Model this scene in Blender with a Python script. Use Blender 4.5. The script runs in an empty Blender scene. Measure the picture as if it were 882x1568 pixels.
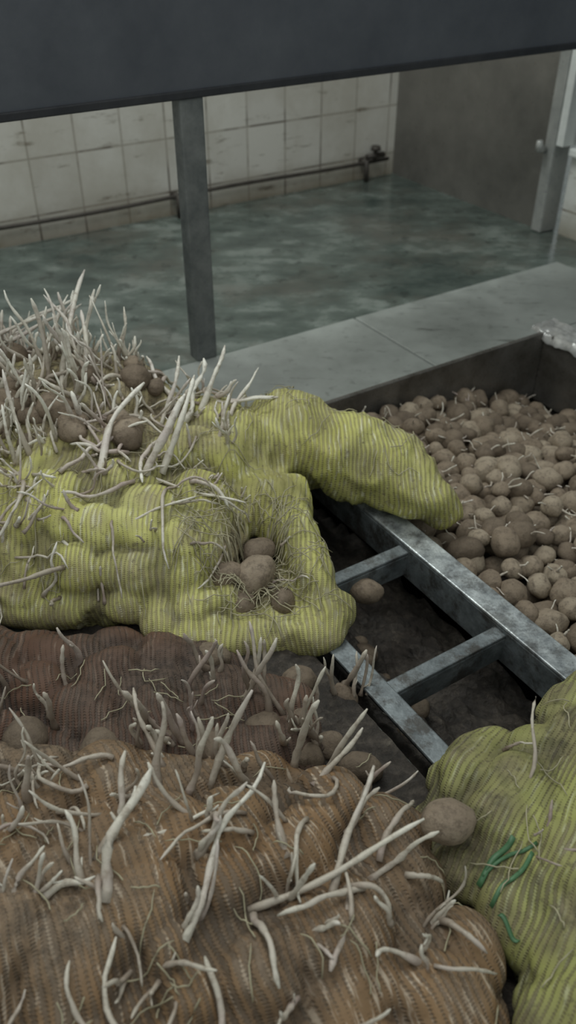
import bpy, bmesh, math, random
import numpy as np
from mathutils import Vector, Matrix, noise
from mathutils.bvhtree import BVHTree
random.seed(11)
sc=bpy.context.scene
sc.view_settings.view_transform='Standard'
sc.view_settings.look='None'
# ---------------- room frame -----------------
ANG=math.radians(32.5)
A=Vector((math.cos(ANG),math.sin(ANG),0)); B=Vector((math.sin(ANG),-math.cos(ANG),0)); C0=Vector((0.518,4.41,0))
def R(a,b,z=0.0): return C0+A*a+B*b+Vector((0,0,z))
# ---------------- material helpers -------------
class NT:
    def __init__(s,name):
        s.m=bpy.data.materials.new(name); s.m.use_nodes=True; s.t=s.m.node_tree; s.n=s.t.nodes; s.l=s.t.links
        s.b=s.n['Principled BSDF']
    def new(s,ty,**k):
        n=s.n.new(ty)
        for a,v in k.items():
            if a in('inp',):
                for i,x in v.items():
                    if isinstance(x,bpy.types.NodeSocket): s.l.new(x,n.inputs[i])
                    else: n.inputs[i].default_value=x
            else: setattr(n,a,v)
        return n
    def noise(s,vec,scale,detail=4,rough=.6,dist=0):
        n=s.new('ShaderNodeTexNoise',inp={'Vector':vec,'Scale':scale,'Detail':detail,'Roughness':rough,'Distortion':dist}); return n.outputs['Fac']
    def ramp(s,fac,stops):
        n=s.new('ShaderNodeValToRGB'); s.l.new(fac,n.inputs[0]); e=n.color_ramp.elements
        while len(e)<len(stops): e.new(0.5)
        for i,(p,c) in enumerate(stops):
            e[i].position=p; e[i].color=c if len(c)==4 else (*c,1)
        return n.outputs[0]
    def bw(s,fac,p0,p1,v0=0.,v1=1.):
        n=s.new('ShaderNodeMapRange',inp={0:fac,1:p0,2:p1,3:v0,4:v1}); return n.outputs[0]
    def mix(s,fac,a,b,mode='MIX'):
        n=s.new('ShaderNodeMix',data_type='RGBA',blend_type=mode)
        for i,x in ((0,fac),(6,a),(7,b)):
            if isinstance(x,bpy.types.NodeSocket): s.l.new(x,n.inputs[i])
            else: n.inputs[i].default_value=x if (i==0 or len(x)==4) else (*x,1)
        return n.outputs[2]
    def math(s,op,a,b=0.0,c=None,clamp=False):
        n=s.new('ShaderNodeMath',operation=op,use_clamp=clamp)
        for i,x in ((0,a),(1,b),(2,c)):
            if x is None: continue
            if isinstance(x,bpy.types.NodeSocket): s.l.new(x,n.inputs[i])
            else: n.inputs[i].default_value=x
        return n.outputs[0]
    def obj(s): return s.new('ShaderNodeTexCoord').outputs['Object']
    def attr(s,n): return s.new('ShaderNodeAttribute',attribute_name=n).outputs['Fac']
    def map(s,vec,rot=(0,0,0),scale=(1,1,1),loc=(0,0,0)):
        return s.new('ShaderNodeMapping',inp={'Vector':vec,'Rotation':rot,'Scale':scale,'Location':loc}).outputs[0]
    def bump(s,h,strength=.5,dist=.01,prev=None):
        n=s.new('ShaderNodeBump',inp={'Height':h,'Strength':strength,'Distance':dist})
        if prev is not None: s.l.new(prev,n.inputs['Normal'])
        return n.outputs[0]
    def out(s,col=None,rough=None,metal=None,normal=None):
        for k,x in (('Base Color',col),('Roughness',rough),('Metallic',metal),('Normal',normal)):
            if x is None: continue
            if isinstance(x,bpy.types.NodeSocket): s.l.new(x,s.b.inputs[k])
            else: s.b.inputs[k].default_value=x if not isinstance(x,tuple) else (*x,1)
        return s.m
def metal_mat(name,c1,c2,rough=.45,metal=.6,scale=6,stretch=(1,1,1),dirt=0):
    t=NT(name); v=t.map(t.obj(),scale=stretch); f=t.noise(v,scale,6,.7)
    col=t.ramp(f,[(.35,c1),(.65,c2)]); f2=t.noise(v,scale*9,3)
    if dirt:
        f3=t.noise(t.obj(),13,6,.75); col=t.mix(t.bw(f3,.48,.6,0,dirt),col,(.05,.043,.035))
    return t.out(col,t.bw(f2,.3,.7,rough-.1,rough+.15),metal,t.bump(f2,.15,.004))
M_beam=metal_mat('painted_beam_steel',(.06,.067,.08),(.088,.096,.11),.6,.1,3)
M_post=metal_mat('worn_post_steel',(.085,.095,.095),(.18,.19,.185),.5,.25,12)
M_rim=metal_mat('dark_rim',(.02,.022,.026),(.035,.036,.04),.6,.2,6)
M_panel=metal_mat('stainless_panel',(.13,.125,.113),(.21,.20,.18),.35,.35,2.2)
M_rail=metal_mat('galvanised_rail',(.20,.22,.23),(.60,.64,.64),.34,.45,22,dirt=.6)
M_bar=metal_mat('crossbar_steel',(.10,.115,.12),(.25,.28,.29),.45,.4,18,dirt=.8)
M_pipe=metal_mat('old_pipe',(.03,.025,.02),(.07,.06,.05),.6,.2,14)
M_white=metal_mat('white_frame',(.60,.62,.60),(.76,.78,.76),.4,0,6)
M_bpost=metal_mat('brushed_post',(.28,.29,.28),(.42,.42,.40),.35,.25,7)
def tile_mat(name,c1,c2):
    t=NT(name); uv=t.new('ShaderNodeUVMap').outputs[0]
    br=t.new('ShaderNodeTexBrick',offset=0.0,squash=1.0,inp={'Vector':uv,'Color1':(*c1,1),'Color2':(*c2,1),'Mortar':(.40,.37,.32,1),'Scale':1.0,'Mortar Size':.006,'Mortar Smooth':.9,'Brick Width':.195,'Row Height':.215})
    f=t.noise(t.obj(),2.5,6,.7); st=t.ramp(f,[(.38,(.78,.76,.72)),(.6,(1,1,1))])
    gm=t.math('MULTIPLY',br.outputs['Fac'],t.bw(t.noise(t.obj(),5,4,.6),.48,.6))
    col=t.mix(gm,br.outputs['Color'],(.12,.10,.08))
    col=t.mix(.8,col,st,'MULTIPLY')
    f3=t.noise(t.map(t.obj(),scale=(3,3,16)),1.6,5,.7); col=t.mix(t.bw(f3,.60,.68,0,.75),col,(.17,.14,.10))
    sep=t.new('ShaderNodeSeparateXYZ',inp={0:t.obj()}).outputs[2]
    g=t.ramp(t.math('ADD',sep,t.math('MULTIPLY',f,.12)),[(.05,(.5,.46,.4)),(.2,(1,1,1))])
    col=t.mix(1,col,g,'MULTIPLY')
    return t.out(col,.3,0,t.bump(br.outputs['Fac'],-.4,.004))
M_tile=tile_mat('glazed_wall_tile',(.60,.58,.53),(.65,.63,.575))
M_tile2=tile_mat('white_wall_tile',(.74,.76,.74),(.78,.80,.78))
def floor_mat():
    t=NT('wet_green_floor'); o=t.obj()
    v=t.map(o,rot=(0,0,-.1),scale=(1,1.6,1))
    f=t.noise(v,1.6,4,.5,.1); f2=t.noise(v,6,6,.62,.1); m=t.math('ADD',t.math('MULTIPLY',f,.42),t.math('MULTIPLY',f2,.58))
    col=t.ramp(m,[(.38,(.045,.062,.056)),(.47,(.08,.10,.089)),(.53,(.11,.135,.12)),(.585,(.18,.205,.187)),(.68,(.235,.26,.238))])
    f4=t.noise(o,1.6,6,.7); col=t.mix(t.bw(f4,.48,.66,0,.7),col,(.11,.10,.083))
    f5=t.noise(o,14,4,.6); col=t.mix(t.bw(f5,.58,.66,0,.6),col,(.03,.038,.034))
    return t.out(col,t.bw(m,.42,.6,.09,.36),0,t.bump(m,.25,.03))
M_floor=floor_mat()
def conc_mat(name,c1,c2,r1=.35,crack=.7,bs=.25,bd=.004):
    t=NT(name); o=t.obj(); f=t.noise(o,3,8,.7); f2=t.noise(o,30,5,.7)
    col=t.ramp(f,[(.35,c1),(.65,c2)]); col=t.mix(t.bw(f2,.58,.72,0,.6),col,(c1[0]*.5,c1[1]*.5,c1[2]*.5))
    f3=t.noise(t.map(o,rot=(0,0,.7),scale=(1,6,1)),5,5,.7); col=t.mix(t.bw(f3,.62,.67,0,crack),col,(c1[0]*.35,c1[1]*.35,c1[2]*.33))
    return t.out(col,t.bw(f,.4,.6,r1,r1+.25),0,t.bump(f2,bs,bd))
M_curb=conc_mat('curb_concrete',(.20,.215,.20),(.31,.33,.31),.28)
M_pit=conc_mat('pit_lining',(.06,.055,.05),(.12,.11,.10),.45)
def soil_mat():
    t=NT('rotten_debris'); o=t.obj(); f=t.noise(o,12,8,.75,.4); f2=t.noise(o,55,6,.75)
    vor=t.new('ShaderNodeTexVoronoi',inp={'Vector':o,'Scale':60.0}).outputs['Distance']
    m=t.math('ADD',t.math('MULTIPLY',f,.6),t.math('MULTIPLY',f2,.4))
    col=t.ramp(m,[(.36,(.014,.012,.010)),(.5,(.045,.037,.030)),(.58,(.09,.075,.06)),(.7,(.20,.175,.14))])
    return t.out(col,.65,0,t.bump(t.math('ADD',m,t.math('MULTIPLY',vor,.4)),.9,.02))
M_soil=soil_mat()
def potato_mat():
    t=NT('dusty_potato'); o=t.obj(); f=t.noise(o,22,6,.7); f2=t.noise(o,70,5,.75)
    at=t.attr('tone')
    col=t.ramp(t.math('ADD',t.math('MULTIPLY',f,.5),t.math('MULTIPLY',at,.5)),[(.2,(.12,.09,.062)),(.5,(.245,.19,.135)),(.8,(.39,.325,.24))])
    col=t.mix(t.bw(f2,.48,.68,0,.75),col,(.085,.062,.044))
    return t.out(col,.8,0,t.bump(f2,.7,.005))
M_pot=potato_mat()
def sprout_mat():
    t=NT('pale_sprout'); o=t.obj(); at=t.attr('tone')
    f=t.noise(o,60,4,.7); g=t.noise(o,9,3,.5)
    col=t.ramp(at,[(0,(.17,.13,.10)),(.3,(.38,.32,.26)),(.65,(.59,.55,.46)),(1,(.82,.80,.71))])
    col=t.mix(t.bw(g,.5,.65,0,.35),col,(.42,.30,.32))
    col=t.mix(t.bw(f,.50,.68,0,.6),col,(.26,.20,.145))
    return t.out(col,.5,0,t.bump(f,.6,.003))
M_spr=sprout_mat()
def weave_mat(name,thread,thread2,rot,pitch=.008,dusty=(.24,.19,.13),seed=0,pale=(.62,.60,.38),contrast=.8,ribw=.75,palew=.55):
    """open potato netting: fine thread ribs, gaps showing the dusty potato skins beneath"""
    t=NT(name); o=t.obj()
    nz=t.new('ShaderNodeTexNoise',inp={'Vector':t.map(o,loc=(seed,0,0)),'Scale':5.0,'Detail':2.0})
    off=t.new('ShaderNodeVectorMath',operation='MULTIPLY_ADD',inp={0:nz.outputs['Color'],1:(.06,.06,.0),2:o}).outputs[0]
    v=t.map(off,rot=(0,0,rot))
    s=t.new('ShaderNodeSeparateXYZ',inp={0:v}).outputs
    k=2*math.pi/pitch
    def wave(sock,kk): return t.math('MULTIPLY_ADD',t.math('SINE',t.math('MULTIPLY',sock,kk)),.5,.5)
    w=wave(s[0],k); w2=wave(t.math('ADD',s[1],s[2]),k/.55)
    f=t.noise(o,5,6,.7); fb=t.noise(o,40,4,.7)
    fs=t.noise(t.map(v,scale=(1,.12,.25)),120,3,.65)
    lump=t.attr('lump')
    thr=t.mix(t.bw(f,.35,.65),thread,thread2)
    thr=t.mix(t.bw(fs,palew,palew+.1,0,.85),thr,pale)  # pale streaks along the ribs: thread glints painted into the colour
    gap=t.math('ADD',t.math('MULTIPLY',w,ribw),t.math('MULTIPLY',w2,1-ribw))
    opn=t.bw(t.noise(t.map(o,loc=(3+seed,1,0)),5,4,.6),.38,.62,-.35,.25)
    gg=t.math('ADD',t.math('ADD',gap,opn),t.math('MULTIPLY',t.math('SUBTRACT',fs,.5),1.3))
    g=t.bw(gg,.4,.8,0,contrast)
    under=t.mix(lump,tuple(x*.2 for x in dusty),tuple(x*1.05 for x in dusty))  # darker between lumps: shade of the hollows put into the skin colour
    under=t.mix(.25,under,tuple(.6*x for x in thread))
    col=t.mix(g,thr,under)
    col=t.mix(t.math('MULTIPLY',t.bw(lump,.8,1.0,0,.6),t.bw(f,.4,.6,.2,1)),col,dusty)  # dusty lump tops, with a highlight painted into the same tint
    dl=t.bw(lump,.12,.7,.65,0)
    col=t.mix(dl,col,tuple(x*.34 for x in dusty))  # hollows between lumps darkened again, shade painted over the netting colour
    dm=t.math('MULTIPLY',t.attr('dirt'),t.math('ADD',.45,fb),clamp=True)
    dm=t.math('MULTIPLY',dm,.92)
    col=t.mix(dm,col,t.mix(t.bw(fb,.42,.6),dusty,tuple(x*.35 for x in dusty)))
    sp=t.noise(o,90,3,.6); col=t.mix(t.bw(sp,.60,.7,0,.6),col,tuple(x*.4 for x in dusty))
    h=t.math('ADD',t.math('MULTIPLY',g,-1.0),t.math('MULTIPLY',fb,.7))
    return t.out(col,.75,0,t.bump(h,.6,.004))
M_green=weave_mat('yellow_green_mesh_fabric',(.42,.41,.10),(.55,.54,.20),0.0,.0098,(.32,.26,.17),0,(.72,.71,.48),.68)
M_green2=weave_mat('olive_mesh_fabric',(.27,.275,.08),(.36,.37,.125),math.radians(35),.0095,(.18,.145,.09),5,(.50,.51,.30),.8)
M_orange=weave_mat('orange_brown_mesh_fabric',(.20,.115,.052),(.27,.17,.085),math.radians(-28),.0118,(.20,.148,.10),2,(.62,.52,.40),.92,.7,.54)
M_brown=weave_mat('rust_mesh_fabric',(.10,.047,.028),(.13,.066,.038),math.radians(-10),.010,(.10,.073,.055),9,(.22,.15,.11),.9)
def plain(name,c,r=.5):
    t=NT(name); f=t.noise(t.obj(),20,4); return t.out(t.ramp(f,[(.3,tuple(x*.6 for x in c)),(.7,c)]),r)
M_strap=plain('green_strap_plastic',(.08,.20,.09),.45)
M_root=plain('dry_rootlet',(.46,.42,.28),.6)
# ---------------- mesh helpers ------------------
def mkobj(name,verts,faces,mat,smooth=False,parent=None,attr=None):
    me=bpy.data.meshes.new(name); me.from_pydata([tuple(v) for v in verts],[],faces); me.update()
    if smooth: me.polygons.foreach_set('use_smooth',[True]*len(me.polygons))
    mats=mat if isinstance(mat,list) else [mat]
    for m in mats: me.materials.append(m)
    if attr is not None:
        for k,vals in attr.items():
            a=me.attributes.new(k,'FLOAT','POINT'); a.data.foreach_set('value',vals)
    o=bpy.data.objects.new(name,me); sc.collection.objects.link(o)
    if parent: o.parent=parent
    return o
def empty(name,loc=(0,0,0)):
    e=bpy.data.objects.new(name,None); sc.collection.objects.link(e); e.empty_display_size=.1; return e
def rbox(name,a0,a1,b0,b1,z0,z1,mat,bev=.004,parent=None):
    vs=[R(a,b,z) for z in(z0,z1) for b in(b0,b1) for a in(a0,a1)]
    fs=[(0,2,3,1),(4,5,7,6),(0,1,5,4),(2,6,7,3),(0,4,6,2),(1,3,7,5)]
    o=mkobj(name,vs,fs,mat,parent=parent)
    bm=bmesh.new(); bm.from_mesh(o.data); bmesh.ops.recalc_face_normals(bm,faces=bm.faces); bm.to_mesh(o.data); bm.free()
    if bev:
        m=o.modifiers.new('bev','BEVEL'); m.width=bev; m.segments=2
    return o
def tube(path,radii,seg=8,vs=None,fs=None):
    vs=[] if vs is None else vs; fs=[] if fs is None else fs
    base=len(vs); n=len(path)
    ref=Vector((.31,.77,.55))
    for i,p in enumerate(path):
        d=(path[min(i+1,n-1)]-path[max(i-1,0)]).normalized()
        u=d.cross(ref)
        if u.length<1e-3: u=d.cross(Vector((1,0,0)))
        u.normalize(); w=d.cross(u)
        for k in range(seg):
            t=2*math.pi*k/seg; vs.append(p+(u*math.cos(t)+w*math.sin(t))*radii[i])
    for i in range(n-1):
        for k in range(seg):
            k2=(k+1)%seg; fs.append((base+i*seg+k,base+i*seg+k2,base+(i+1)*seg+k2,base+(i+1)*seg+k))
    fs.append(tuple(base+k for k in range(seg))[::-1]); fs.append(tuple(base+(n-1)*seg+k for k in range(seg)))
    return vs,fs
# ---------------- room shell --------------------
HA0,HA1,HB0,HB1=-2.15,-.766,1.76,3.45
def build_floor():
    vs=[];fs=[];mi=[]
    def quad(pts,m):
        b=len(vs); vs.extend(pts); fs.append((b,b+1,b+2,b+3)); mi.append(m)
    a0,a1,b0,b1=-4.5,1.6,0,4.6
    def top(x0,x1,y0,y1): quad([R(x0,y1),R(x1,y1),R(x1,y0),R(x0,y0)],0)
    top(a0,HA0,b0,b1); top(HA1,a1,b0,b1); top(HA0,HA1,b0,HB0); top(HA0,HA1,HB1,b1)
    D=-.5
    quad([R(HA0,HB0,0),R(HA1,HB0,0),R(HA1,HB0,D),R(HA0,HB0,D)],1)
    quad([R(HA1,HB0,0),R(HA1,HB1,0),R(HA1,HB1,D),R(HA1,HB0,D)],1)
    quad([R(HA1,HB1,0),R(HA0,HB1,0),R(HA0,HB1,D),R(HA1,HB1,D)],1)
    quad([R(HA0,HB1,0),R(HA0,HB0,0),R(HA0,HB0,D),R(HA0,HB1,D)],1)
    quad([R(HA0,HB0,D),R(HA1,HB0,D),R(HA1,HB1,D),R(HA0,HB1,D)],1)
    o=mkobj('floor',vs,fs,[M_floor,M_pit]); o.data.polygons.foreach_set('material_index',mi)
build_floor()
def wall(name,p0,p1,h,mat,th=.1,back=None):
    d=(p1-p0); L=d.length; n=d.normalized().cross(Vector((0,0,1)))
    if back is not None and n.dot(back)<0: n=-n
    vs=[p0,p1,p1+Vector((0,0,h)),p0+Vector((0,0,h))]; vs+=[v+n*th for v in vs]
    fs=[(0,1,2,3),(5,4,7,6),(4,0,3,7),(1,5,6,2),(3,2,6,7),(4,5,1,0)]
    o=mkobj(name,vs,fs,mat); uv=o.data.uv_layers.new(name='UVMap')
    for li,l in enumerate(o.data.loops):
        v=o.data.vertices[l.vertex_index].co; uv.data[li].uv=((Vector(v)-p0).dot(d.normalized())+.03,v.z+.115)
    return o
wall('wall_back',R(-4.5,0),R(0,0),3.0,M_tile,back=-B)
wall('wall_right',R(0,.0),R(0,.97),3.0,M_panel,back=A)
wall('wall_right_low',R(.03,1.07),R(.03,4.6),.31,M_tile2,th=.1,back=A)
rbox('trim_sill',.0,.15,1.07,4.6,.3105,.34,M_white,.006)
gp=empty('panel_post')
rbox('post_face',-.035,.06,.975,1.03,0,2.99,M_bpost,.008,gp)
rbox('post_white_edge',-.034,.06,1.032,1.068,.345,2.99,M_white,.004,gp)
tv,tf=tube([R(-.036,.985,.32),R(-.07,.985,.33),R(-.075,.985,.36)],[.012,.018,.012]); mkobj('post_knob',tv,tf,M_bpost,True,gp)
win=empty('window_1')
rbox('pane',.06,.075,1.12,4.6,.3405,2.9,metal_mat('window_dark_glass',(.10,.12,.14),(.16,.18,.2),.15,0,2),0,win)
for i,b in enumerate((1.075,2.2,3.4)): rbox('mullion_%d'%i,.03,.09,b,b+.05,.3405,2.95,M_white,.004,win)
vs,fs=tube([R(a,-0.0+.035,.088+.004*math.sin(a*5)) for a in np.linspace(-4.4,-.06,40)],[.009]*40,8)
for a in (-2.32,-1.2,-.2,-3.4):
    tube([R(a,.002,.088),R(a,.05,.088)],[.016,.016],8,vs,fs)
    tube([R(a,.05,.0),R(a,.05,.1)],[.012,.012],8,vs,fs)
pipe=mkobj('wall_pipe',vs,fs,M_pipe,True)
vs,fs=tube([R(-.15,.05,.09),R(-.15,.05,.14)],[.013,.010],10); tube([R(-.15,.05,.14),R(-.15,.05,.158)],[.026,.022],12,vs,fs); tube([R(-.20,.05,.115),R(-.1,.05,.115)],[.013,.013],10,vs,fs)
mkobj('valve_body',vs,fs,M_pipe,True,pipe)
cu=empty('concrete_curb')
def curbpiece(nm,a0,a1,b0,b1): rbox(nm,a0,a1,b0,b1,.0005,.03,M_curb,.006,cu)
curbpiece('slab_1',-3.0,-1.215,1.343,1.76); curbpiece('slab_2',-1.211,-.27,1.343,1.76)
curbpiece('slab_3',-.766,-.27,1.763,2.6); curbpiece('slab_4',-.766,-.27,2.604,3.5)
M_pe=metal_mat('pit_edge_steel',(.085,.078,.065),(.19,.18,.165),.3,.5,9)
rbox('edge_far',-2.1,-.77,1.758,1.772,-.2,.036,M_pe,.003,cu)
rbox('edge_side',-.782,-.768,1.773,3.45,-.2,.036,M_pe,.003,cu)
vs=[];fs=[];n=16
for j in range(n+1):
    for i in range(n+1):
        a=-.79+.10*i/n; b=1.72+.2*j/n
        vs.append(R(a+.01*noise.noise(Vector((j*.5,0,0))),b,.042+.012*noise.noise(Vector((a*30,b*30,1)))+.008*noise.noise(Vector((a*70,b*70,1)))-.03*(i==0)))
for j in range(n):
    for i in range(n):
        k=j*(n+1)+i; fs.append((k,k+n+1,k+n+2,k+1))
mkobj('plastic_film',vs,fs,metal_mat('wet_plastic_film',(.26,.26,.25),(.5,.5,.48),.15,.2,20),True,cu)
# ---------------- conveyor side beam and legs ------
cv=empty('conveyor_frame')
FB=1.33
rbox('side_plate',-3.6,.0,FB,FB+.02,.765,1.2,M_beam,.003,cv)
rbox('lower_flange',-3.6,.0,FB-.05,FB+.028,.748,.768,M_rim,.003,cv)
rbox('upper_flange',-3.6,.0,FB-.05,FB+.02,1.2,1.22,M_rim,.003,cv)
for i,a in enumerate((-1.762,.0-.04,-3.1)):
    z0=.03 if i!=1 else 0
    rbox('leg_%d'%i,a-.034,a+.034,FB-.025,FB+.023,z0+.001,.75,M_post,.005,cv)
# ---------------- ladder frame over the pit -------
lf=empty('steel_support_frame')
def channel(nm,a0,a1,b0,b1,z0,z1,mat): rbox(nm,a0,a1,b0,b1,z0,z1,mat,.003,lf)
channel('rail_right_top',-1.815,-1.755,1.79,3.42,.022,.03,M_rail)
channel('rail_right_web',-1.762,-1.755,1.79,3.42,-.06,.022,M_rail)
channel('rail_right_web_in',-1.815,-1.809,1.79,3.42,-.06,.022,M_bar)
channel('rail_left_top',-2.13,-2.085,1.79,3.42,.012,.02,M_bar)
channel('rail_left_web',-2.091,-2.085,1.79,3.42,-.06,.012,M_bar)
for i,b in enumerate((1.95,2.34,2.64,2.93,3.22)):
    channel('cross_%d'%i,-2.085,-1.812,b,b+.032,.006,.014,M_bar); channel('cross_web_%d'%i,-2.085,-1.812,b+.026,b+.032,-.05,.006,M_bar)
def bed(name,a0,a1,b0,b1,zf,mat,n=60,parent=None):
    vs=[];fs=[]
    for j in range(n+1):
        for i in range(n+1):
            a=a0+(a1-a0)*i/n; b=b0+(b1-b0)*j/n; vs.append(R(a,b,zf(a,b)))
    for j in range(n):
        for i in range(n):
            k=j*(n+1)+i; fs.append((k,k+n+1,k+n+2,k+1))
    return mkobj(name,vs,fs,mat,True,parent)
def sm(x): x=max(0,min(1,x)); return x*x*(3-2*x)
soilz=lambda a,b:-.17+.09*sm((-1.93-a)/.12)+.04*noise.noise(Vector((a*9,b*9,0)))+.025*noise.noise(Vector((a*40,b*40,0)))
bed('debris_soil',-2.145,-1.74,1.765,3.445,soilz,M_soil,90)
dirtz=lambda a,b:.012+.018*noise.noise(Vector((a*7,b*7,4)))+.010*noise.noise(Vector((a*45,b*45,2)))
bed('dirt_layer',-3.9,-2.155,2.15,4.2,lambda a,b:max(.001,dirtz(a,b)),M_soil,130)
# ---------------- potatoes --------------------
bm=bmesh.new(); bmesh.ops.create_icosphere(bm,subdivisions=3,radius=1); 
ICO_V=[v.co.copy() for v in bm.verts]; ICO_F=[tuple(v.index for v in f.verts) for f in bm.faces]; bm.free()
def add_potato(vs,fs,tone,c,r,tn=None,el=None):
    sd=Vector((random.random()*50,random.random()*50,random.random()*50)); base=len(vs)
    rot=Matrix.Rotation(random.uniform(0,6.28),3,'Z')@Matrix.Rotation(random.uniform(-.6,.6),3,'X')
    S=(r*(el or random.uniform(.95,1.22)),r*random.uniform(.85,1.0),r*random.uniform(.78,.95)); tn=random.random() if tn is None else tn
    for v in ICO_V:
        k=1+.17*noise.noise(v*1.1+sd)+.06*noise.noise(v*2.8+sd)
        vs.append(rot@Vector((v.x*S[0]*k,v.y*S[1]*k,v.z*S[2]*k))+c); tone.append(tn)
    fs.extend(tuple(i+base for i in f) for f in ICO_F)
def add_sprout(vs,fs,tone,p,d,L,r,bend=.3,t0=.3,t1=.9,curl=None,shoot=.15):
    n=12; path=[p.copy()]; d=d.normalized()
    ax=curl if curl is not None else Vector((random.gauss(0,1),random.gauss(0,1),random.gauss(0,.5))).normalized()
    q=p.copy(); ph=random.random()*6; wob=Vector((random.gauss(0,1),random.gauss(0,1),random.gauss(0,.6)))*.22; fr=random.uniform(5,10)
    for i in range(1,n):
        s=i/(n-1); dd=(d+ax*bend*(s-.5)+wob*math.sin(s*fr+ph)).normalized(); q=q+dd*L/(n-1); path.append(q)
    rad=[r*(1.1-.5*(i/(n-1)))*(1+.26*random.uniform(-1,1)) for i in range(n)]; rad[0]*=1.25; rad[-1]*=.45; rad[-2]*=1.1
    tube(path,rad,7,vs,fs)
    for i in range(n):
        tt=t0+(t1-t0)*(i/(n-1))+random.uniform(-.06,.06); tone.extend([tt]*7)
    if L>.05:
        for _ in range(2):
            if random.random()>shoot: continue
            i=random.randint(1,8); e=(path[i+1]-path[i]).normalized()+Vector((random.gauss(0,.6),random.gauss(0,.6),random.gauss(0,.4)))
            e.normalize(); l=random.uniform(.01,.025)
            pp=[path[i],path[i]+e*l*.6,path[i]+e*l+Vector((0,0,.004))]
            tube(pp,[r*.55,r*.45,r*.25],5,vs,fs); tone.extend([t1]*15)
    return path
def heapz(a,b):
    return -.035-.13*sm((a+1.55)/.75)*sm((2.6-b)/.8)-.04*sm((b-2.3)/.6)+.03*noise.noise(Vector((a*4,b*4,3)))
vs=[];fs=[];tone=[];svs=[];sfs=[];stn=[]
for layer in range(2):
    st=.060; b=HB0+.045; row=0
    while b<3.3:
        a=-1.715+(row%2)*st*.5
        while a<HA1-.05:
            aa=a+random.uniform(-.016,.016); bb=b+random.uniform(-.016,.016); aa=min(max(aa,-1.71),HA1-.06)
            r=random.uniform(.024,.039); z=heapz(aa,bb)-layer*.042+random.uniform(-.022,.022)
            c=R(aa,bb,z); add_potato(vs,fs,tone,c,r)
            if layer==0:
                for k in range(random.choice((0,1,1,2,2,4))):
                    d=Vector((random.gauss(0,.9),random.gauss(0,.9),random.uniform(.0,.8))).normalized()
                    add_sprout(svs,sfs,stn,c+d*r*.8,d,random.uniform(.012,.05),random.uniform(.0014,.003),.8,.35,random.uniform(.45,.95),shoot=.1)
            a+=st
        b+=st*.88; row+=1
heap=mkobj('potato_heap',vs,fs,M_pot,True,attr={'tone':tone})
mkobj('heap_sprouts',svs,sfs,M_spr,True,parent=heap,attr={'tone':stn})
bed('heap_bed',-1.735,HA1-.02,1.775,3.44,lambda a,b:heapz(a,b)-.055,M_soil,30,heap)
# ---------------- sacks --------------------
def sack(name,ells,mat,voxel=.0085,lump=.02,cell=.075,dirtf=None,zmin=.002,smooth=16,lumpf=None):
    bm=bmesh.new()
    for (x,y,z,rx,ry,rz,rot,tilt) in ells:
        M=Matrix.Translation((x,y,z))@Matrix.Rotation(math.radians(rot),4,'Z')@Matrix.Rotation(math.radians(tilt),4,'Y')@Matrix.Diagonal((rx,ry,rz,1))
        bmesh.ops.create_icosphere(bm,subdivisions=5,radius=1,matrix=M)
    me=bpy.data.meshes.new(name); bm.to_mesh(me); bm.free()
    o=bpy.data.objects.new(name,me); sc.collection.objects.link(o)
    m=o.modifiers.new('r','REMESH'); m.mode='VOXEL'; m.voxel_size=voxel
    m2=o.modifiers.new('s','SMOOTH'); m2.iterations=smooth; m2.factor=.5
    dg=bpy.context.evaluated_depsgraph_get(); me2=bpy.data.meshes.new_from_object(o.evaluated_get(dg)); o.modifiers.clear(); o.data=me2; me2.name=name
    cos=[];dirt=[];lmp=[]
    for v in me2.vertices:
        p=v.co; n=v.normal
        w=p+Vector((noise.noise(p*8),noise.noise(p*8+Vector((5,0,0))),0))*.02
        d,_=noise.voronoi(w/cell)
        bump=math.sqrt(max(0,1-min(1,d[0]/.72)**2))
        slack=sm(.42+1.5*noise.noise(p*5+Vector((9,3,1))))
        lf_=lumpf(p) if lumpf else 1
        slack=max(slack,1-lf_)
        f=noise.fractal(p*14,1,2,4)
        wr=abs(noise.noise(Vector((p.x*24+noise.noise(p*5)*3,p.y*6,p.z*6))))
        wr2=1-abs(noise.noise(Vector((p.x*13+p.y*9,p.y*4-p.x*3,p.z*9)))*2)
        h=lump*(bump-.35)*(1-.45*slack)*lf_+.005*f-.016*slack*wr+(1-lf_)*(.018*noise.noise(p*11+Vector((2,7,1)))+.012*(wr2-.6))
        q=p+n*h
        if q.z<zmin: q.z=zmin+ (q.z-zmin)*.02
        cos.extend(q); dirt.append(dirtf(q) if dirtf else 0); lmp.append(max(0,min(1,bump*lf_*(1-.4*slack)+.4*slack+.38*(1-lf_)*wr2)))
    me2.vertices.foreach_set('co',cos); me2.update()
    for k,vals in (('dirt',dirt),('lump',lmp)):
        a=me2.attributes.new(k,'FLOAT','POINT'); a.data.foreach_set('value',vals)
    me2.materials.clear(); me2.materials.append(mat); me2.polygons.foreach_set('use_smooth',[True]*len(me2.polygons))
    return o
def gdirt(p):
    n=noise.noise(p*7)*.5+noise.noise(p*19)*.3
    t=sm((-.14-p.x)/.25)*sm((p.y-1.46)/.15)*1.2
    t2=.3*sm((-.35-p.x)/.3)
    hole=1.6*sm(1.4-math.hypot((p.x+.065)/.062,(p.y-1.29)/.075))
    return max(0,min(1,max(t,t2,hole,.08)+n+.15*(p.z<.05)))
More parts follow.
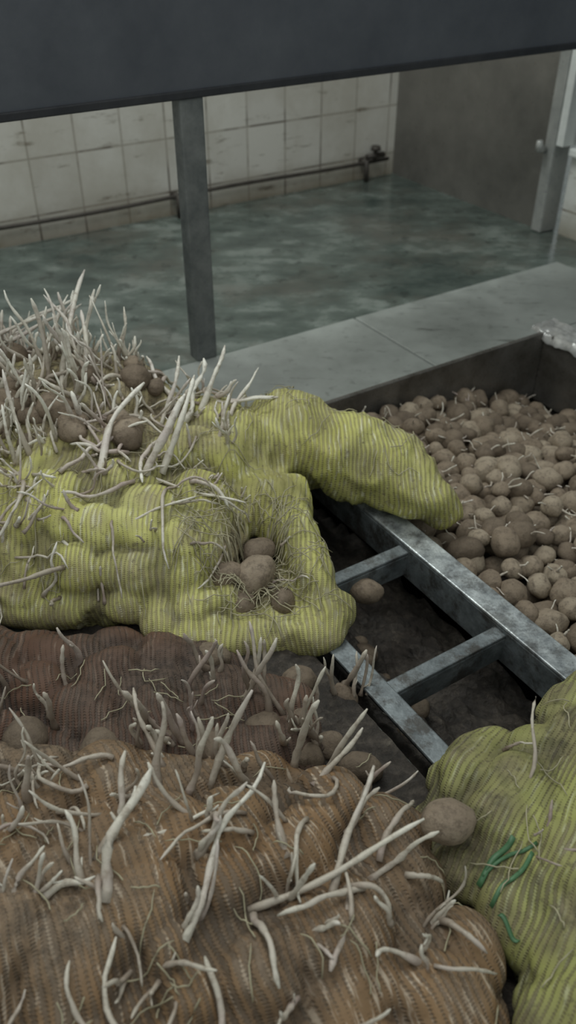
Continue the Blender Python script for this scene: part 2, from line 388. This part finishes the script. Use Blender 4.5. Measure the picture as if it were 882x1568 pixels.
g1=sack('green_mesh_potato_sack',[
 (-.42,1.53,.10,.28,.32,.15,0,0),(-.80,1.50,.11,.32,.34,.17,0,0),(-.50,1.72,.16,.25,.18,.16,10,0),(-.85,1.75,.18,.28,.2,.19,0,0),
 (-.25,1.43,.09,.17,.22,.12,0,0),(-.20,1.66,.12,.19,.17,.12,-10,0),(-.45,1.33,.05,.36,.14,.08,0,0),(-.06,1.17,.02,.13,.05,.045,8,0),(-.17,1.22,.03,.11,.09,.065,20,0),(-.06,1.29,.02,.11,.11,.04,0,0),
 (.02,1.72,.12,.16,.12,.11,-25,0),(.16,1.65,.12,.17,.11,.10,-25,5),(.27,1.58,.09,.12,.08,.075,-35,12),(.33,1.54,.06,.06,.05,.05,-30,20),
 (-.03,1.49,.11,.09,.11,.07,20,0),(.008,1.40,.09,.058,.10,.055,22,0),(.048,1.31,.07,.050,.09,.05,20,0),(.08,1.22,.04,.050,.08,.045,5,0),(.05,1.165,.03,.07,.045,.035,0,0)],M_green,dirtf=gdirt,lump=.028,
 lumpf=lambda p:.12+.88*sm((-.05-p.x)/.10))
def odirt(p): return max(0,min(1,.12+noise.noise(p*5)*.95+noise.noise(p*17)*.35+.5*sm((p.y-.68)/.15)))
o1=sack('orange_mesh_potato_sack',[
 (-.10,.56,.06,.30,.22,.11,-5,0),(-.42,.57,.06,.28,.24,.11,0,0),(.09,.50,.05,.18,.22,.08,0,0),(-.15,.35,.05,.4,.2,.10,0,0),(.04,.69,.05,.18,.13,.08,-25,0),(-.35,.74,.05,.27,.13,.08,0,0),(-.12,.76,.04,.2,.1,.07,0,0)],M_orange,dirtf=odirt,lump=.044,cell=.084)
o2=sack('rust_mesh_potato_sack',[
 (-.35,1.0,.01,.33,.17,.075,0,0),(-.7,1.0,.02,.3,.2,.09,0,0),(-.10,.97,.0,.15,.12,.06,0,0),(-.25,.90,.02,.3,.1,.06,0,0)],M_brown,dirtf=lambda p:max(0,min(1,.4+noise.noise(p*6)*.9)),lump=.040,cell=.088)
def g2dirt(p): return max(0,min(1,.22+noise.noise(p*8)*.9+noise.noise(p*19)*.3+.3*sm((.4-p.x)/.15)))
g2=sack('olive_mesh_potato_sack',[
 (.50,.68,.06,.26,.24,.09,-30,0),(.60,.87,.06,.25,.17,.09,25,0),(.33,.76,.05,.13,.15,.06,-30,0),(.44,.45,.05,.16,.25,.09,0,0),(.75,.6,.06,.2,.3,.09,0,0)],M_green2,dirtf=g2dirt,lump=.028)
sacks=[g1,o1,o2,g2]
gtree=BVHTree.FromPolygons([v.co[:] for v in g1.data.vertices],[tuple(p.vertices) for p in g1.data.polygons])
pv=[];pf=[];pt=[]
for x,y,z,r,tn in ((-.064,1.28,.085,.042,.65),(-.125,1.275,.09,.036,.4),(-.01,1.235,.055,.027,.3),(-.06,1.345,.09,.032,.15),(-.09,1.225,.06,.028,.3)):
    add_potato(pv,pf,pt,Vector((x,y,z)),r,tn,1.15)
for _ in range(50):
    x=random.uniform(-.85,-.22); y=random.uniform(1.50,1.86); h=gtree.ray_cast(Vector((x,y,2)),Vector((0,0,-1)))
    if h[0]: add_potato(pv,pf,pt,h[0]+Vector((0,0,random.uniform(-.012,.010))),random.uniform(.022,.036),random.uniform(.1,.75))
mkobj('exposed_potatoes',pv,pf,M_pot,True,parent=g1,attr={'tone':pt})
pv=[];pf=[];pt=[]
for x,y,z,r in ((.10,1.04,.0,.026),(.02,1.06,.02,.03),(-.03,1.02,.025,.03),(.02,.96,.025,.028),(.07,.92,.015,.028),(-.04,.93,.05,.034),(-.3,.86,.07,.042),(-.2,.88,.06,.034),(-.42,.88,.08,.04),(-.12,.87,.06,.034),(.12,.87,.02,.03),(-.5,.87,.085,.036),(.03,.88,.035,.03),(-.14,1.1,.04,.03)):
    add_potato(pv,pf,pt,Vector((x,y,z)),r,random.uniform(0,.25))
add_potato(pv,pf,pt,Vector((.225,.70,.13)),.036,.6,1.1)
for _ in range(14):
    a=random.uniform(-2.06,-1.90); b=random.uniform(2.1,3.3); r=random.uniform(.012,.024); add_potato(pv,pf,pt,R(a,b,soilz(a,b)+r*.2),r,random.uniform(0,.2))
add_potato(pv,pf,pt,Vector((.163,1.36,-.03)),.034,.4)
loose=mkobj('loose_potatoes',pv,pf,M_pot,True,attr={'tone':pt})
trees=[]
for s in sacks+[loose]:
    trees.append(BVHTree.FromPolygons([v.co[:] for v in s.data.vertices],[tuple(p.vertices) for p in s.data.polygons]))
def drop(x,y):
    best=None
    for i,t in enumerate(trees):
        h=t.ray_cast(Vector((x,y,2)),Vector((0,0,-1)))
        if h[0] is not None and (best is None or h[0].z>best[0].z): best=(h[0],h[1],i)
    return best
store={i:([],[],[]) for i in range(5)}
def scatter(x0,x1,y0,y1,n,L0,L1,r0,r1,lean,which=None,tone=(.25,.85),bias=(0,0,0),bend=.4,mult=(1,1,2,3)):
    for _ in range(n):
        x=random.uniform(x0,x1); y=random.uniform(y0,y1)
        h=drop(x,y)
        if h is None or (which is not None and h[2]!=which): continue
        bx=random.gauss(0,lean*.6)+bias[0]; by=random.gauss(0,lean*.6)+bias[1]
        for j in range(random.choice(mult)):
            d=Vector((random.gauss(0,lean)*.6+bx,random.gauss(0,lean)*.6+by,1+bias[2])); L=random.uniform(L0,L1)*random.choice((.5,.8,1,1))
            t=random.uniform(-.25,.15)
            add_sprout(*store[h[2]],h[0]+Vector((random.gauss(0,.012),random.gauss(0,.012),-.008)),d,L,random.uniform(r0,r1),bend,tone[0]+t,tone[1]+t)
def flat(x0,x1,y0,y1,n,L0,L1,r0,r1,which,tone=(.3,.9)):
    """sprouts that have fallen over and follow the sack surface"""
    for _ in range(n):
        x=random.uniform(x0,x1); y=random.uniform(y0,y1); h=drop(x,y)
        if h is None or (which is not None and h[2]!=which): continue
        an=random.uniform(0,6.28); L=random.uniform(L0,L1); k=random.gauss(0,9); m=12; r=random.uniform(r0,r1); pts=[]; z=None
        for i in range(m):
            hh=drop(x,y)
            if hh is None: break
            zz=hh[0].z+r*1.0
            z=zz if z is None else max(zz,z*.5+zz*.5)
            pts.append(Vector((x,y,z+.012*math.sin(i/m*3.1)))); an+=k*L/m+random.gauss(0,.12); x+=math.cos(an)*L/m; y+=math.sin(an)*L/m
        if len(pts)<6: continue
        c=len(pts); V,F,T=store[h[2]]
        tube(pts,[r*(1.1-.5*i/c)*(1+.2*random.uniform(-1,1))*(.5 if i==c-1 else 1) for i in range(c)],7,V,F)
        t=random.uniform(-.2,.1)
        for i in range(c): T.extend([tone[0]+(tone[1]-tone[0])*i/c+t]*7)
def H(b,tip,r,t0=.4,t1=.9,bend=.45,curl=None,zoff=-.006):
    h=drop(*b[:2]); z=h[0].z if h else .03
    i=h[2] if h else 1
    p=Vector((b[0],b[1],z+zoff)); d=Vector(tip)-p
    add_sprout(*store[i],p,d,d.length*1.04,r,bend,t0,t1,curl)
scatter(-.95,-.36,1.50,1.92,95,.07,.18,.0026,.0052,.5,0,(.35,1.05),bend=.6,mult=(1,2,3,4))
scatter(-.75,-.42,1.45,1.80,22,.10,.2,.0035,.0065,.4,0,(.45,1.05),(.05,.15,0))
scatter(-.42,-.12,1.52,1.80,30,.05,.12,.0026,.005,.8,0,(.4,1.0),(.2,.1,0))
scatter(-.9,-.30,1.2,1.5,40,.05,.14,.0022,.0042,.9,0,(.3,.9),bend=.7)
scatter(-.3,.0,1.2,1.5,10,.03,.07,.002,.003,.9,0,(.3,.9))
flat(-.85,-.15,1.38,1.9,75,.07,.18,.0026,.005,0,(.35,1.))
flat(-.7,-.05,1.2,1.4,14,.06,.14,.002,.0033,0)
scatter(-.6,.12,.78,1.10,44,.07,.18,.003,.006,.35,None,(.15,.65),bend=.5)
scatter(-.5,.20,.40,.80,36,.05,.14,.0022,.0046,.8,1,(.25,.75),mult=(1,2,3),bend=.65)
flat(-.5,.2,.38,.82,30,.06,.17,.0024,.0048,1,(.3,.75))
scatter(.0,.25,.84,1.05,12,.05,.12,.0022,.004,.5,None,(.2,.65))
scatter(.2,.6,.5,1.0,14,.04,.12,.0018,.0032,.7,3,(.2,.6),mult=(1,1,2))
for b,tip,r,t0,t1 in (
 ((-.126,.515),(-.053,.735,.22),.0048,.65,.9),((-.227,.556),(-.173,.697,.25),.0074,.45,.85),((-.05,.561),(.175,.65,.20),.0052,.35,.8),
 ((.053,.57),(.115,.72,.22),.005,.35,.8),((-.206,.64),(-.103,.686,.18),.0046,.5,.9),((-.309,.567),(-.246,.594,.18),.005,.5,.85),
 ((-.187,.748),(-.188,.814,.25),.0058,.2,.55),((-.117,.77),(-.053,.83,.25),.0058,.35,.75),((-.146,.745),(-.106,.784,.25),.0052,.3,.65),
 ((.009,.844),(.043,.855,.20),.006,.3,.7),((.05,.835),(.117,.855,.18),.0048,.3,.7),((.038,.77),(.11,.83,.17),.0048,.3,.75),
 ((-.25,.62),(-.226,.73,.25),.0065,.3,.65),((-.37,.73),(-.357,.74,.23),.0055,.2,.5),((.353,.766),(.374,.864,.2),.0032,.3,.6),
 ((-.42,1.22),(-.50,1.05,.25),.005,.3,.6),((-.51,1.35),(-.396,1.235,.17),.005,.4,.85),((-.387,1.41),(-.299,1.607,.33),.0075,.7,1.0),
 ((-.29,1.43),(-.214,1.525,.35),.009,.6,1.),((-.26,1.45),(-.20,1.62,.34),.007,.6,.95),((-.207,1.658),(-.143,1.77,.34),.0065,.7,1.),((-.23,1.62),(-.19,1.75,.32),.007,.7,1.),
 ((-.169,1.735),(-.025,1.745,.23),.0055,.6,1.),((-.19,1.70),(-.04,1.70,.24),.005,.5,.95),((-.30,1.44),(-.09,1.35,.21),.0033,.6,.8),((-.30,1.31),(-.18,1.36,.22),.0033,.6,.85),
 ((-.483,1.604),(-.473,1.90,.46),.0066,.5,1.),((-.50,1.62),(-.44,1.88,.42),.0062,.4,.9),((-.45,1.66),(-.46,1.78,.42),.006,.4,.9),((-.55,1.7),(-.50,1.9,.42),.0057,.6,1.),((-.62,1.66),(-.50,1.85,.42),.0057,.6,1.),
 ((-.25,1.68),(-.33,1.80,.30),.0055,.7,1.),((-.28,1.60),(-.24,1.72,.34),.006,.6,1.),((-.13,1.66),(-.07,1.80,.26),.0045,.6,1.),
 ((-.70,1.80),(-.50,1.93,.38),.0053,.6,1.),((-.72,1.75),(-.55,1.82,.40),.0055,.6,1.),((-.68,1.84),(-.52,1.98,.36),.005,.6,1.),
 ((.00,.62),(-.02,.70,.22),.005,.2,.5),((.08,.58),(.05,.48,.17),.0055,.2,.5),((.11,.62),(.20,.66,.17),.005,.4,.75)):
    H(b,tip,r,t0,t1)
roots={i:([],[]) for i in range(5)}
def rootlet(x,y,L,dx,dy,lift=.004):
    pts=[]; ang=math.atan2(dy,dx); k=random.gauss(0,6); n=8; own=None
    for i in range(n):
        h=drop(x,y)
        if h is None: break
        if own is None: own=h[2]
        if h[2]!=own: break
        pts.append(Vector((x,y,h[0].z+lift+random.uniform(0,.006)))); x+=math.cos(ang)*L/n; y+=math.sin(ang)*L/n; ang+=k*L/n+random.gauss(0,.25)
    if len(pts)>3: tube(pts,[.0011]*(len(pts)-1)+[.0005],4,*roots[own])
for _ in range(90): rootlet(random.uniform(-.15,.0),random.uniform(1.22,1.38),random.uniform(.04,.13),random.gauss(0,1),random.gauss(0,1),.02)
for _ in range(90): rootlet(random.uniform(-.2,.10),random.uniform(1.18,1.45),random.uniform(.04,.13),random.gauss(0,1),random.gauss(0,1))
for _ in range(150): rootlet(random.uniform(-.7,.35),random.uniform(1.2,1.85),random.uniform(.04,.12),random.gauss(0,1),random.gauss(0,1))
for _ in range(120): rootlet(random.uniform(-.45,.5),random.uniform(.4,1.05),random.uniform(.04,.09),random.gauss(0,1),random.gauss(0,1))
for i,s in enumerate(sacks+[loose]):
    v,f,t=store[i]
    if v: mkobj('sprouts',v,f,M_spr,True,parent=s,attr={'tone':t})
    v,f=roots[i]
    if v: mkobj('rootlets',v,f,M_root,True,parent=s)
sv=[];sf=[]
for (x0,y0,x1,y1,wd) in ((.262,.635,.315,.685,.004),(.272,.60,.335,.655,.003),(.268,.645,.345,.672,.0025),(.28,.585,.30,.55,.003)):
    b=len(sv); dx,dy=x1-x0,y1-y0; l=math.hypot(dx,dy); nx,ny=-dy/l*wd,dx/l*wd
    for i in range(12):
        s=i/11; x=x0+dx*s; y=y0+dy*s+.004*math.sin(s*7+x0*90)
        h=drop(x,y); z=(h[0].z if h else .03)+.003
        sv.extend([Vector((x-nx,y-ny,z)),Vector((x+nx,y+ny,z+.001))])
    for i in range(11): sf.append((b+2*i,b+2*i+2,b+2*i+3,b+2*i+1))
so=mkobj('green_packing_strap',sv,sf,M_strap,True); m=so.modifiers.new('s','SOLIDIFY'); m.thickness=.001
# ---------------- lights -----------------
def area(name,loc,size,size_y,en,col,rot=(0,0,0)):
    l=bpy.data.lights.new(name,'AREA'); l.shape='RECTANGLE'; l.size=size; l.size_y=size_y; l.energy=en; l.color=col
    o=bpy.data.objects.new(name,l); o.location=loc; o.rotation_euler=rot; sc.collection.objects.link(o)
area('ceiling_light',(-.2,1.0,2.9),2.0,1.6,20,(1,.99,.95))
area('ceiling_light',(-.6,2.9,2.9),1.4,.6,35,(.95,1,.97))
w=bpy.data.worlds.new('World'); sc.world=w; w.use_nodes=True; w.node_tree.nodes['Background'].inputs[0].default_value=(.77,.84,.83,1); w.node_tree.nodes['Background'].inputs[1].default_value=.57
cam=bpy.data.cameras.new('camera'); co=bpy.data.objects.new('camera',cam); sc.collection.objects.link(co)
co.location=(0,0,1.2); co.rotation_euler=(math.radians(53.13),0,0); cam.sensor_fit='VERTICAL'; cam.sensor_height=24; cam.lens=20; cam.clip_start=.02
cam.dof.use_dof=True; cam.dof.focus_distance=1.5; cam.dof.aperture_fstop=2.2
sc.camera=co
